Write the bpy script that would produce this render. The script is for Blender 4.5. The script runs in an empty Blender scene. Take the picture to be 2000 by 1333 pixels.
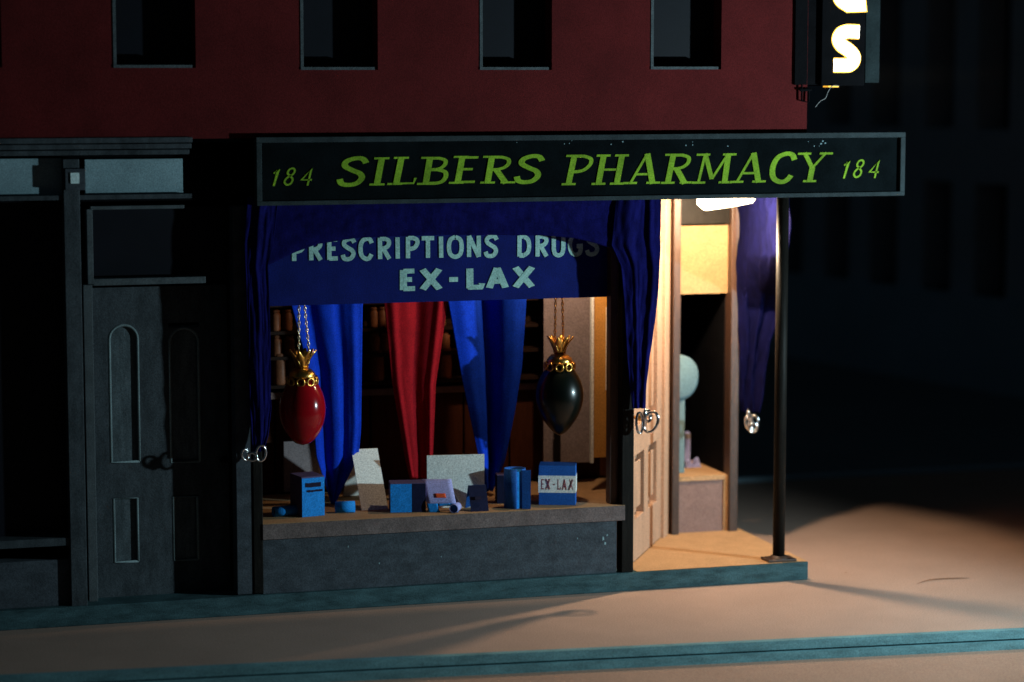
import bpy, bmesh, math, random
from mathutils import Vector, Matrix, noise
random.seed(7)
PI = math.pi
scn = bpy.context.scene
COL = scn.collection

# ------------------------------------------------------------------ camera
FPX = 4800.0
PITCH = math.atan(531/FPX); YAW = math.atan(FPX/16200)
DIST = 14.4
cam_d = bpy.data.cameras.new('camera'); cam = bpy.data.objects.new('camera', cam_d); COL.objects.link(cam)
cam.location = (-4.066, -13.723, 3.113)
cam.rotation_euler = (PI/2-PITCH, 0, -YAW)
cam_d.sensor_width = 36; cam_d.lens = 36*FPX/2000
cam_d.clip_start = .1; cam_d.clip_end = 200
cam_d.dof.use_dof = True; cam_d.dof.focus_distance = 14.25; cam_d.dof.aperture_fstop = .62
scn.camera = cam
# ------------------------------------------------------------------ world
w = bpy.data.worlds.new("World"); scn.world = w; w.use_nodes = True
bg = w.node_tree.nodes['Background']; bg.inputs[0].default_value = (.30, .52, .68, 1); bg.inputs[1].default_value = .017
scn.view_settings.view_transform = 'Standard'; scn.view_settings.look = 'None'
scn.view_settings.exposure = 0; scn.view_settings.gamma = 1; scn.view_settings.use_curve_mapping = False
# ------------------------------------------------------------------ lamps
def lamp(name, kind, loc, target, power, color, **kw):
    d = bpy.data.lights.new(name, kind); d.energy = power; d.color = color
    for k, v in kw.items(): setattr(d, k, v)
    o = bpy.data.objects.new(name, d); COL.objects.link(o); o.location = loc
    if target is not None:
        o.rotation_euler = (Vector(target)-Vector(loc)).to_track_quat('-Z', 'Y').to_euler()
    return o
KEY = lamp('cool_studio_spot', 'SPOT', (5.0, -3.3, 1.7), (-.3, 0, 2.0), 1400, (.66, .92, 1.0),
           spot_size=math.radians(92), spot_blend=.7, shadow_soft_size=.07)
DOORLAMP = lamp('entrance_bulb', 'POINT', (1.5, .37, 2.235), None, 185, (1.0, .74, .48), shadow_soft_size=.042)
SHOPLAMP = lamp('shop_inside_bulb', 'POINT', (.45, .19, 2.19), None, 30, (1.0, .7, .42), shadow_soft_size=.022)

# ------------------------------------------------------------------ photo-to-place measuring helpers
_p = PITCH; _y = YAW
Fv = Vector((math.sin(_y)*math.cos(_p), math.cos(_y)*math.cos(_p), -math.sin(_p)))
Rv = Vector((math.cos(_y), -math.sin(_y), 0)); Uv = Rv.cross(Fv)
CV = Vector(cam.location)
def ray(px, py): return Fv + Rv*((px-1000)/FPX) + Uv*(-(py-666.5)/FPX)
def at(px, py, Y): d = ray(px, py); return CV + d*((Y-CV.y)/d.y)
def atx(px, py, X): d = ray(px, py); return CV + d*((X-CV.x)/d.x)
def gr(px, py, z): d = ray(px, py); return CV + d*((z-CV.z)/d.z)
def X(px, py, Y): return at(px, py, Y).x
def Z(px, py, Y): return at(px, py, Y).z

# ------------------------------------------------------------------ materials
def mat(name, color, rough=.8, var=.25, scale=6, bump=.15, metal=0, spec=.09, emit=None, fine=True, stretch=(1,1,1), coat=0, trans=0):
    m = bpy.data.materials.new(name); m.use_nodes = True
    nt = m.node_tree; n = nt.nodes; l = nt.links; b = n['Principled BSDF']
    b.inputs['Roughness'].default_value = rough; b.inputs['Metallic'].default_value = metal
    b.inputs['Specular IOR Level'].default_value = spec
    if coat: b.inputs['Coat Weight'].default_value = coat; b.inputs['Coat Roughness'].default_value = .05
    if trans: b.inputs['Transmission Weight'].default_value = trans
    tc = n.new('ShaderNodeTexCoord'); mp = n.new('ShaderNodeMapping'); mp.inputs['Scale'].default_value = stretch
    l.new(tc.outputs['Object'], mp.inputs[0])
    a = n.new('ShaderNodeTexNoise'); a.inputs['Scale'].default_value = scale; a.inputs['Detail'].default_value = 8; a.inputs['Roughness'].default_value = .65
    l.new(mp.outputs[0], a.inputs['Vector'])
    r = n.new('ShaderNodeValToRGB')
    lo = [max(0, c*(1-var)) for c in color]; hi = [min(1, c*(1+var)) for c in color]
    r.color_ramp.elements[0].position = .3; r.color_ramp.elements[1].position = .7
    r.color_ramp.elements[0].color = (*lo, 1); r.color_ramp.elements[1].color = (*hi, 1)
    l.new(a.outputs['Fac'], r.inputs[0])
    out = r.outputs[0]
    if fine:
        f = n.new('ShaderNodeTexNoise'); f.inputs['Scale'].default_value = 130; f.inputs['Detail'].default_value = 3
        l.new(tc.outputs['Object'], f.inputs['Vector'])
        mr = n.new('ShaderNodeMapRange'); mr.inputs[1].default_value = .3; mr.inputs[2].default_value = .7; mr.inputs[3].default_value = .74; mr.inputs[4].default_value = 1.26
        l.new(f.outputs['Fac'], mr.inputs[0])
        mx = n.new('ShaderNodeMix'); mx.data_type = 'RGBA'; mx.blend_type = 'MULTIPLY'; mx.inputs[0].default_value = 1
        l.new(out, mx.inputs[6]); l.new(mr.outputs[0], mx.inputs[7]); out = mx.outputs[2]
        if bump:
            bp = n.new('ShaderNodeBump'); bp.inputs['Strength'].default_value = bump; bp.inputs['Distance'].default_value = .004
            ad = n.new('ShaderNodeMath'); l.new(f.outputs['Fac'], ad.inputs[0]); l.new(a.outputs['Fac'], ad.inputs[1])
            l.new(ad.outputs[0], bp.inputs['Height']); l.new(bp.outputs[0], b.inputs['Normal'])
    l.new(out, b.inputs['Base Color'])
    if emit:
        b.inputs['Emission Color'].default_value = (*emit[0], 1); b.inputs['Emission Strength'].default_value = emit[1]
    return m
M = {}
M['red'] = mat('red_wall_paint', (.086,.009,.0095), .85, .22, 3, .3)
M['slate'] = mat('slate_paint', (.052,.062,.074), .8, .35, 7, .4, stretch=(1, 1, 2))
M['slate_dk'] = mat('dark_slate_paint', (.048,.058,.066), .8, .4, 6, .4, stretch=(2, 2, .7))
M['trim'] = mat('trim_paint', (.075,.09,.098), .75, .25, 9, .3)
M['signtrim'] = mat('sign_frame_paint', (.028,.038,.042), .8, .35, 9, .3)
M['striptrim'] = mat('sign_side_paint', (.018,.026,.028), .85, .3, spec=.03)
M['doorpanel'] = mat('door_panel_paint', (.075,.095,.105), .8, .4, 8, .4, stretch=(3,3,.6))
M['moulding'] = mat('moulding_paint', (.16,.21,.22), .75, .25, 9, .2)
M['disc'] = mat('blue_grey_disc', (.13,.20,.22), .8, .1)
M['teal'] = mat('teal_plinth_paint', (.04,.08,.09), .8, .45, 6, .4, stretch=(1, 1, 4))
M['pale'] = mat('pale_frieze_paint', (.22,.33,.37), .85, .18, 6, .3)
M['pale2'] = mat('pale_square_paint', (.6, .75, .75), .85, .1)
M['black'] = mat('black_paint', (.004, .004, .005), .8, .3, 8, .2, spec=.03)
M['blackwood'] = mat('black_wood', (.009, .008, .007), .5, .4, 12, .4, stretch=(4, 4, .6), spec=.07)
M['brownpost'] = mat('dark_brown_wood', (.05, .025, .016), .45, .4, 14, .4, stretch=(5, 5, .6), spec=.4)
M['signface'] = mat('sign_face_black', (.003,.005,.006), .9, .4, 5, .3, spec=.03)
M['green'] = mat('green_lettering', (.19,.34,.02), .7, .35, 5, .2)
M['white_letter'] = mat('pale_lettering', (.30,.50,.46), .8, .18, 8, .2)
M['navy'] = mat('blue_banner_paint', (.0045,.010,.108), .8, .25, 5, .3)
M['cloth'] = mat('blue_curtain_cloth', (.0042,.0042,.06), .9, .45, 9, .5, spec=.04, stretch=(2, 2, .8))
M['cloth_side'] = mat('purple_blue_curtain_cloth', (.0018,.0020,.018), .95, .5, 11, .4, spec=.03, stretch=(2, 2, .9))
M['blue'] = mat('bright_blue_silk', (.004, .040, .50), .8, .15, 7, .3, spec=.06)
M['crimson'] = mat('crimson_silk', (.24, .005, .010), .8, .15, 7, .3, spec=.06)
M['wood'] = mat('brown_wainscot', (.06,.018,.008), .6, .3, 8, .3, stretch=(4, 4, .7))
M['darkwood'] = mat('dark_back_wood', (.02, .010, .007), .6, .3, 8, .3)
M['tan'] = mat('tan_board', (.42, .25, .13), .85, .12, 8, .3)
M['ledgefront'] = mat('ledge_edge_paint', (.14, .105, .10), .85, .3, 9, .4)
M['door'] = mat('entrance_door_wood', (.42, .25, .165), .75, .15, 5, .2, stretch=(2, 2, .5))
M['riser'] = mat('mauve_riser_paint', (.22, .14, .125), .85, .15, 9, .4)
M['shade'] = mat('mustard_blind', (.27,.165,.08), .8, .12, 6, .3)
M['amber'] = mat('amber_board', (.55,.28,.07), .8, .12, 6, .3)
M['lilac'] = mat('lilac_board', (.25,.205,.21), .85, .12, 9, .2)
M['card'] = mat('white_card', (.80,.83,.80), .8, .05, 9, .1)
M['bluebox'] = mat('mid_blue_card', (.015, .23, .68), .7, .15, 10, .2)
M['boxblue2'] = mat('royal_blue_card', (.02, .11, .42), .7, .15, 10, .2)
M['boxdark'] = mat('dark_navy_card', (.008, .01, .035), .7, .25, 10, .2)
M['purple'] = mat('purple_card', (.09, .07, .15), .8, .2, 10, .2)
M['lav'] = mat('lavender_card', (.33, .35, .68), .8, .1, 10, .2)
M['ink'] = mat('dark_ink', (.015, .012, .03), .8, .1)
M['redink'] = mat('maroon_ink', (.22, .02, .05), .8, .2)
M['orange'] = mat('orange_ink', (.62, .09, .03), .8, .2)
M['gold'] = mat('gold_metal', (.75, .42, .10), .28, .2, 20, .3, metal=1)
M['chain'] = mat('chain_metal', (.75, .62, .42), .22, .1, 20, 0, metal=1)
M['chrome'] = mat('chrome_metal', (.8, .82, .84), .14, .05, 20, 0, metal=1)
M['redglass'] = mat('red_glazed_glass', (.26, .003, .007), .16, .15, 5, 0, spec=.3, coat=.25, fine=False)
M['greenglass'] = mat('dark_green_glass', (.0012, .003, .002), .28, .2, 5, 0, spec=.3, coat=.2, fine=False)
M['jar'] = mat('amber_jar', (.17, .062, .03), .45, .3, 8, 0)
M['ground'] = mat('sidewalk_board', (.37,.25,.20), .9, .10, 1.2, .35)
M['road'] = mat('road_board', (.34,.21,.155), .9, .10, 1.2, .35)
M['kerb'] = mat('kerb_paint', (.125,.25,.275), .8, .28, 5, .5, stretch=(1, 1, 4))
M['kerbgap'] = mat('kerb_seam', (.015, .045, .05), .8, .3)
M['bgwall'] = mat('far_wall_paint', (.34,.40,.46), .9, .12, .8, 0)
M['bgwin'] = mat('far_window_black', (.004, .004, .006), .8, .1, 3, 0)
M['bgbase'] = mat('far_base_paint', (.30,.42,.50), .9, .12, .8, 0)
M['backstage'] = mat('dark_ground_paint', (.16,.19,.21), .9, .1, .8, 0)
M['lampwhite'] = mat('lamp_diffuser', (.9, .85, .75), .6, .02, emit=((1, .78, .48), 9), fine=False)
M['lampcase'] = mat('lamp_case', (.6, .55, .5), .6, .05)
M['neon'] = mat('sign_letter_glow', (1, .9, .8), .6, .02, emit=((1, .93, .78), 5), fine=False)
M['neonedge'] = mat('sign_letter_edge', (1, .6, .1), .6, .02, emit=((1, .50, .05), 1.1), fine=False)
M['wire'] = mat('wire_grey', (.18, .18, .18), .4, .1)
M['stain'] = mat('dark_scuff', (.22, .13, .085), .9, .2)
M['tealchip'] = mat('worn_teal_paint', (.22, .32, .35), .9, .3)
M['navyglass'] = mat('dark_pane', (.004,.005,.009), .5, .2, 3, 0, spec=.2)

# ------------------------------------------------------------------ mesh helpers
def box(bm, x0, x1, y0, y1, z0, z1, bev=0):
    vs = [bm.verts.new(p) for p in ((x0,y0,z0),(x1,y0,z0),(x1,y1,z0),(x0,y1,z0),(x0,y0,z1),(x1,y0,z1),(x1,y1,z1),(x0,y1,z1))]
    fs = [bm.faces.new([vs[i] for i in f]) for f in ((3,2,1,0),(4,5,6,7),(0,1,5,4),(1,2,6,5),(2,3,7,6),(3,0,4,7))]
    if bev:
        es = list({e for f in fs for e in f.edges}); bmesh.ops.bevel(bm, geom=es, offset=bev, segments=2, affect='EDGES')
def pbox(bm, px0, py0, px1, py1, Y0, Y1, bev=0):
    ym = (py0+py1)/2; xm = (px0+px1)/2
    box(bm, X(px0, ym, Y0), X(px1, ym, Y0), Y0, Y1, Z(xm, py1, Y0), Z(xm, py0, Y0), bev)
def prism(bm, pts, nrm):   # pts: list of world Vectors (a face loop), extruded by the vector nrm
    a = [bm.verts.new(p) for p in pts]; b = [bm.verts.new(Vector(p)+Vector(nrm)) for p in pts]
    n = len(pts); bm.faces.new(a); bm.faces.new(b[::-1])
    for i in range(n): bm.faces.new((a[i], b[i], b[(i+1) % n], a[(i+1) % n]))
def cyl(bm, p0, p1, r0, r1=None, seg=24, caps=True):
    r1 = r0 if r1 is None else r1
    p0 = Vector(p0); p1 = Vector(p1); d = (p1-p0).normalized(); a = d.orthogonal().normalized(); b = d.cross(a)
    A = [bm.verts.new(p0+(a*math.cos(t)+b*math.sin(t))*r0) for t in [2*PI*i/seg for i in range(seg)]]
    B = [bm.verts.new(p1+(a*math.cos(t)+b*math.sin(t))*r1) for t in [2*PI*i/seg for i in range(seg)]]
    for i in range(seg): bm.faces.new((A[i], A[(i+1) % seg], B[(i+1) % seg], B[i]))
    if caps: bm.faces.new(A[::-1]); bm.faces.new(B)
def tube(bm, pts, r, seg=8, closed=False):
    pts = [Vector(p) for p in pts]; n = len(pts); rings = []; up = None
    for i, p in enumerate(pts):
        if closed: d = pts[(i+1) % n]-pts[i-1]
        else: d = pts[min(i+1, n-1)]-pts[max(i-1, 0)]
        d.normalize()
        if up is None: up = d.orthogonal().normalized()
        up = (up - d*up.dot(d)).normalized(); b = d.cross(up)
        rings.append([bm.verts.new(p+(up*math.cos(2*PI*k/seg)+b*math.sin(2*PI*k/seg))*r) for k in range(seg)])
    m = n if closed else n-1
    for i in range(m):
        A = rings[i]; B = rings[(i+1) % n]
        for k in range(seg): bm.faces.new((A[k], A[(k+1) % seg], B[(k+1) % seg], B[k]))
    if not closed: bm.faces.new(rings[0][::-1]); bm.faces.new(rings[-1])
def lathe(bm, prof, c=(0,0,0), seg=40, f=None):
    c = Vector(c); rings = []
    for r, z in prof:
        rings.append([bm.verts.new(c+Vector((max(r, .0004)*math.cos(2*PI*k/seg), max(r, .0004)*math.sin(2*PI*k/seg), z))) for k in range(seg)])
    for i in range(len(rings)-1):
        for k in range(seg): bm.faces.new((rings[i][k], rings[i][(k+1) % seg], rings[i+1][(k+1) % seg], rings[i+1][k]))
def obj(name, bm, m, parent=None, smooth=False, label=None, bevel=0, solid=0):
    me = bpy.data.meshes.new(name); bmesh.ops.recalc_face_normals(bm, faces=bm.faces); bm.to_mesh(me); bm.free()
    o = bpy.data.objects.new(name, me); COL.objects.link(o)
    for mm in (m if isinstance(m, (list, tuple)) else [m]): me.materials.append(mm)
    if smooth:
        for p in me.polygons: p.use_smooth = True
    if parent:
        o.parent = parent
        # meshes are built in place coordinates: shift them into the parent's frame
        me.transform(Matrix.Translation(-world_origin(parent)))
    if bevel:
        b = o.modifiers.new('bevel', 'BEVEL'); b.width = bevel; b.segments = 2; b.limit_method = 'ANGLE'
    if solid:
        s = o.modifiers.new('solid', 'SOLIDIFY'); s.thickness = solid; s.offset = 0
    if label: o['label'] = label
    return o
def world_origin(o):
    v = Vector((0,0,0))
    while o: v += Vector(o.location); o = o.parent
    return v
def thing(name, loc, label, cat, group=None):
    o = bpy.data.objects.new(name, None); COL.objects.link(o); o.location = loc; o.empty_display_size = .1
    o['label'] = label; o['category'] = cat
    if group: o['group'] = group
    return o
def tag(o, label, cat, group=None):
    o['label'] = label; o['category'] = cat
    if group: o['group'] = group
    return o
def structure(name, bm, m):
    o = obj(name, bm, m); o['kind'] = 'structure'; return o
def B(): return bmesh.new()
def rot_local(bm, rz, c):
    bmesh.ops.rotate(bm, verts=bm.verts, cent=Vector(c), matrix=Matrix.Rotation(rz, 3, 'Z'))

# ------------------------------------------------------------------ painted lettering
def cr(pts, n=7):
    P = [pts[0]]+list(pts)+[pts[-1]]; out = []
    for i in range(1, len(P)-2):
        p0, p1, p2, p3 = P[i-1:i+3]
        for k in range(n):
            t = k/n
            out.append(tuple(.5*((2*p1[j])+(-p0[j]+p2[j])*t+(2*p0[j]-5*p1[j]+4*p2[j]-p3[j])*t*t+(-p0[j]+3*p1[j]-3*p2[j]+p3[j])*t**3) for j in (0, 1)))
    out.append(tuple(pts[-1])); return out
# glyph: (width, [(thick?, points)], [serif (x,y)]) on a unit-high cell
GL = {
 'S': (.62, [(1, cr([(.56,.80),(.47,.95),(.30,.97),(.12,.87),(.10,.70),(.28,.55),(.46,.43),(.52,.26),(.42,.08),(.24,.03),(.09,.08),(.03,.24)]))], []),
 'I': (.30, [(1, [(.15,0),(.15,1)])], [(.15,0),(.15,1)]),
 'L': (.55, [(1, [(.15,0),(.15,1)]), (0, [(.08,.05),(.54,.05),(.56,.24)])], [(.15,1),(.12,0)]),
 'B': (.62, [(1, [(.15,0),(.15,1)]), (.8, [(.15,.95)]+cr([(.36,.95),(.50,.88),(.52,.74),(.44,.60),(.30,.54)])+[(.15,.54)]), (.9, [(.15,.54)]+cr([(.36,.54),(.54,.46),(.58,.28),(.50,.10),(.34,.05)])+[(.15,.05)])], [(.12,0),(.12,1)]),
 'E': (.56, [(1, [(.15,0),(.15,1)]), (.7, [(.15,.94),(.52,.94)]), (.7, [(.15,.52),(.44,.52)]), (.7, [(.15,.06),(.54,.06)])], [(.12,0),(.12,1)]),
 'R': (.66, [(1, [(.15,0),(.15,1)]), (.8, [(.15,.95)]+cr([(.38,.95),(.54,.87),(.56,.70),(.46,.56),(.30,.50)])+[(.15,.50)]), (1, [(.30,.50),(.58,0)])], [(.15,0),(.12,1),(.62,0)]),
 'P': (.60, [(1, [(.15,0),(.15,1)]), (.8, [(.15,.95)]+cr([(.38,.95),(.56,.86),(.58,.68),(.46,.50),(.30,.44)])+[(.15,.44)])], [(.15,0),(.12,1)]),
 'H': (.74, [(1, [(.15,0),(.15,1)]), (1, [(.60,0),(.60,1)]), (.6, [(.15,.5),(.60,.5)])], [(.15,0),(.15,1),(.60,0),(.60,1)]),
 'A': (.74, [(.55, [(.08,0),(.36,1)]), (1, [(.36,1),(.64,0)]), (.6, [(.18,.32),(.55,.32)])], [(.08,0),(.65,0)]),
 'M': (.90, [(.55, [(.12,0),(.16,1)]), (.9, [(.16,1),(.44,.15)]), (.55, [(.44,.15),(.74,1)]), (1, [(.74,1),(.78,0)])], [(.12,0),(.80,0),(.12,1),(.78,1)]),
 'C': (.64, [(1, cr([(.58,.76),(.50,.93),(.34,.97),(.14,.84),(.06,.52),(.12,.18),(.30,.03),(.46,.06),(.57,.24)]))], []),
 'Y': (.66, [(.9, [(.06,1),(.33,.48)]), (.55, [(.62,1),(.33,.48)]), (1, [(.33,.50),(.33,0)])], [(.06,1),(.62,1),(.33,0)]),
 'T': (.62, [(1, [(.31,0),(.31,1)]), (.9, [(.02,.93),(.60,.93)])], []),
 'O': (.70, [(1, cr([(.35,.97),(.12,.84),(.05,.5),(.12,.16),(.35,.03),(.58,.16),(.65,.5),(.58,.84),(.35,.97)]))], []),
 'N': (.70, [(1, [(.12,0),(.12,1)]), (1, [(.12,1),(.58,0)]), (1, [(.58,0),(.58,1)])], []),
 'D': (.66, [(1, [(.12,0),(.12,1)]), (1, [(.12,.95)]+cr([(.32,.95),(.52,.80),(.58,.5),(.52,.20),(.32,.05)])+[(.12,.05)])], []),
 'U': (.66, [(1, [(.10,1)]+cr([(.10,.35),(.16,.12),(.33,.03),(.50,.12),(.56,.35)])+[(.56,1)])], []),
 'G': (.68, [(1, cr([(.58,.78),(.50,.93),(.34,.97),(.14,.84),(.06,.52),(.12,.18),(.32,.03),(.52,.10),(.58,.28)])+[(.58,.44),(.38,.44)])], []),
 'X': (.70, [(1, [(.05,0),(.62,1)]), (1, [(.05,1),(.62,0)])], []),
 '-': (.42, [(1, [(.06,.46),(.36,.46)])], []),
 '1': (.40, [(1, [(.04,.74),(.26,1),(.20,0)])], []),
 '8': (.56, [(1, cr([(.28,.55),(.10,.70),(.14,.92),(.32,.99),(.46,.86),(.42,.66),(.28,.55),(.10,.40),(.05,.18),(.22,.02),(.42,.10),(.46,.34),(.28,.55)]))], []),
 '4': (.60, [(1, [(.44,0),(.44,.99),(.03,.34),(.60,.34)])], []),
 ' ': (.34, [], []),
}
def stroke(bm, pts, wdt, tf, depth, off):
    n = len(pts); L = []; R = []
    for i, p in enumerate(pts):
        a = pts[max(i-1, 0)]; b = pts[min(i+1, n-1)]
        dx, dy = b[0]-a[0], b[1]-a[1]; l = math.hypot(dx, dy) or 1; nx, ny = -dy/l, dx/l
        k = 1
        if 0 < i < n-1:
            d1 = (p[0]-a[0], p[1]-a[1]); l1 = math.hypot(*d1) or 1
            c = abs((-d1[1]/l1)*nx+(d1[0]/l1)*ny); k = 1/max(c, .45)
        L.append((p[0]+nx*wdt/2*k, p[1]+ny*wdt/2*k)); R.append((p[0]-nx*wdt/2*k, p[1]-ny*wdt/2*k))
    for i in range(n-1):
        q = [L[i], L[i+1], R[i+1], R[i]]
        f = [bm.verts.new(tf(x, y, off)) for x, y in q]; g = [bm.verts.new(tf(x, y, off+depth)) for x, y in q]
        bm.faces.new(f)
        for k in range(4): bm.faces.new((f[k], g[k], g[(k+1) % 4], f[(k+1) % 4]))
def text_bm(s, org, ux, uz, nrm, width, height, th=.15, serif=0, slant=0, gap=.08, jit=0, wide=1, hscale=None):
    """letters from org along ux, fitted to width; nrm points to the reader"""
    rnd = random.Random(len(s)*13+3)
    tot = sum(GL[c][0]*wide+gap for c in s)-gap
    k = width/(tot*height)
    bm = B(); x = 0; n = 0
    org = Vector(org); ux = Vector(ux); uz = Vector(uz); nrm = Vector(nrm)
    for c in s:
        wd, st, sf = GL[c]
        jx = rnd.uniform(-jit, jit); jy = rnd.uniform(-jit, jit); jr = rnd.uniform(-jit, jit)*1.2
        def tf(a, b, off, x=x, jx=jx, jy=jy, jr=jr):
            a2 = (a*wide+slant*b/k+jr*b); b2 = b+jy+jr*.4*a
            return org+ux*((x+a2+jx)*k*height)+uz*(b2*height)+nrm*off
        for wt, pts in st:
            n += 1
            wt = 1 if wt == 1 else (max(.42, wt*.85) if serif else 1)
            stroke(bm, pts, th*wt, tf, -.003, .0035+.00035*(n % 7))
        if serif:
            for sx, sy in sf:
                n += 1; yy = .035 if sy == 0 else .965
                stroke(bm, [(sx-serif, yy), (sx+serif, yy)], .07, tf, -.003, .0035+.00035*(n % 7))
        x += wd*wide+gap
    return bm
EX = Vector((1,0,0)); EZ = Vector((0,0,1)); EY = Vector((0,1,0))
def word_px(s, px0, ytop0, ybot0, px1, Y, **kw):
    a = at(px0, ybot0, Y); b = at(px1, ybot0, Y); t = at(px0, ytop0, Y)
    return text_bm(s, a, EX, EZ, -EY, b.x-a.x, t.z-a.z, **kw)

# ================================================================== SETTING
bm = B()
KA = gr(0, 1318, 0); KB = gr(2000, 1226, 0)       # top back edge of the kerb: two measured points
kd = (KB-KA).normalized(); kn = Vector((-kd.y, kd.x, 0))
K0 = KA-kd*14; K1 = KA+kd*22
bmg = B()
vs = [bmg.verts.new(p) for p in (K0, K1, Vector((24, 3.4, 0)), Vector((-16, 3.4, 0)))]
bmg.faces.new(vs); bmesh.ops.subdivide_edges(bmg, edges=bmg.edges, cuts=6, use_grid_fill=True)
structure('sidewalk', bmg, M['ground'])
bmg = B(); prism(bmg, [K0-kn*.0, K1-kn*.0, K1-kn*.05, K0-kn*.05], (0, 0, -.05)); 
kb = structure('kerb', bmg, M['kerb'])
bmg = B(); prism(bmg, [K0-kn*.012+Vector((0,0,-.051)), K1-kn*.012+Vector((0,0,-.051)), K1-kn*.042+Vector((0,0,-.051)), K0-kn*.042+Vector((0,0,-.051))], (0, 0, -.008))
structure('kerb_seam', bmg, M['kerbgap'])
bmg = B(); prism(bmg, [K0-kn*.0+Vector((0,0,-.06)), K1-kn*.0+Vector((0,0,-.06)), K1-kn*.075+Vector((0,0,-.06)), K0-kn*.075+Vector((0,0,-.06))], (0, 0, -.05))
structure('kerb_lower_course', bmg, M['kerb'])
bmg = B()
vs = [bmg.verts.new(p+Vector((0,0,-.105))) for p in (K0-kn*12, K1-kn*12, K1, K0)]; bmg.faces.new(vs)
structure('road', bmg, M['road'])
bmg = B(); box(bmg, -16, 26, 3.4, 3.46, -.1, .035); structure('far_kerb', bmg, M['bgbase'])
bmg = B(); box(bmg, -16, 30, 3.46, 26, -.12, -.02); structure('side_street', bmg, M['backstage'])

# far building across the side street
G0 = gr(2000, 770, 0); G1 = gr(1540, 690, 0)
fd = (G1-G0).normalized(); fn = Vector((fd.y, -fd.x, 0))
if fn.dot(CV-G0) < 0: fn = -fn
far = thing('dark_building', G0, 'dim blue-black block with rows of tall black windows, out of focus beyond the corner', 'building')
def fpt(px, py):
    d = ray(px, py); t = (G0-CV).dot(fn)/d.dot(fn); return CV+d*t
def fs(px, py): p = fpt(px, py); return (p-G0).dot(fd), p.z
cols = [(1902,1965),(1802,1857),(1697,1752),(1611,1658),(1535,1575),(1462,1500)]
sx = [0]
spans = [(min(fs(a,500)[0], fs(b,500)[0]), max(fs(a,500)[0], fs(b,500)[0])) for a, b in cols]
s0, s1 = spans[0]; step = (spans[3][0]-spans[0][0])/3
spans = [(s0-step*k, s1-step*k) for k in (3,2,1)]+spans[:4]+[(spans[3][0]+step*k, spans[3][1]+step*k) for k in range(1, 8)]
zb0, zt0 = fs(1934, 643)[1], fs(1934, 360)[1]; zb1 = fs(1934, 254)[1]; zt1 = zb1+(zt0-zb0)
smin = spans[0][0]-1.2; smax = spans[-1][1]+1.2; ztop = zt1+1.5
def fbox(bm, a, b, d0, d1, z0, z1):
    P = [G0+fd*a+fn*d0, G0+fd*b+fn*d0, G0+fd*b+fn*d1, G0+fd*a+fn*d1]
    prism(bm, [Vector((p.x, p.y, z0)) for p in P], (0, 0, z1-z0))
bm = B(); ed = [smin]+[v for s in spans for v in s]+[smax]
for i in range(0, len(ed), 2):
    fbox(bm, ed[i], ed[i+1], -.4, 0, .9, ztop)
for a, b in spans:
    fbox(bm, a, b, -.4, 0, .9, zb0); fbox(bm, a, b, -.4, 0, zt0, zb1); fbox(bm, a, b, -.4, 0, zt1, ztop)
obj('wall', bm, M['bgwall'], far)
bm = B(); fbox(bm, smin, smax, -.4, .12, -.1, .9); obj('base', bm, M['bgbase'], far)
for a, b in spans:
    for z0, z1 in ((zb0, zt0), (zb1, zt1)):
        bm = B(); fbox(bm, a, b, -.42, -.35, z0, z1); obj('window', bm, M['bgwin'], far)
bm = B(); fbox(bm, smin, smax, -2, -.45, 0, ztop); obj('core', bm, M['bgwin'], far)

# ================================================================== THE CORNER BUILDING
ZS = .112             # top of the plinth
bld = thing('corner_shop_building', (0, 0, 0), 'dark red building with grey shopfronts at street level, seen at night', 'building')
# plinth with the open entrance corner
bm = B(); box(bm, -6.5, 1.885, -.03, 3.2, 0, ZS); obj('plinth', bm, M['teal'], bld, bevel=.006)
bm = B()
fl = [Vector(p) for p in ((.775, -.026, ZS+.003), (1.88, -.026, ZS+.003), (1.878, 1.12, ZS+.003), (.775, 1.12, ZS+.003))]
prism(bm, fl, (0, 0, .001)); obj('entrance_floor', bm, M['tan'], bld)
# upper wall with windows
WY = -.06
zw0 = 2.728; ztopw = 3.9
wins = [(-150, 3, 132), (221, 382, 133), (587, 738, 137), (937, 1078, 137), (1271, 1409, 136)]
wx = [(X(a, 90, WY), X(b, 90, WY), Z((a+b)/2, c, WY)) for a, b, c in wins]
bm = B(); xl = -6.5
for a, b, zb in wx:
    box(bm, xl, a, WY, .14, zw0, ztopw); box(bm, a, b, WY, .14, zw0, zb); xl = b
box(bm, xl, X(1576, 220, WY), WY, .14, zw0, ztopw)
box(bm, 1.71, 1.85, .14, 3.2, zw0, ztopw)
obj('wall', bm, M['red'], bld)
for a, b, zb in wx:
    bm = B(); box(bm, a, a+.017, WY-.004, WY+.06, zb+.016, ztopw); box(bm, a, b-.02, WY-.006, WY+.06, zb, zb+.016)
    wf = obj('window', bm, M['trim'], bld)
    bm = B(); box(bm, a+.001, b-.001, WY+.13, WY+.15, zb-.05, ztopw); obj('pane', bm, M['navyglass'], wf)
    bm = B(); box(bm, a+.02, b-.022, WY+.061, WY+.128, zb+.001, zb+.006); obj('sill', bm, M['black'], wf)
# core / dark interior shells so that no light leaks
bm = B(); box(bm, -6.5, 1.70, .16, 3.2, 2.62, 2.70); box(bm, -6.5, -2.0, .50, .56, ZS, 2.6)
box(bm, -6.5, 1.84, 3.1, 3.2, ZS, 2.6); obj('inner_structure', bm, M['black'], bld)
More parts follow.
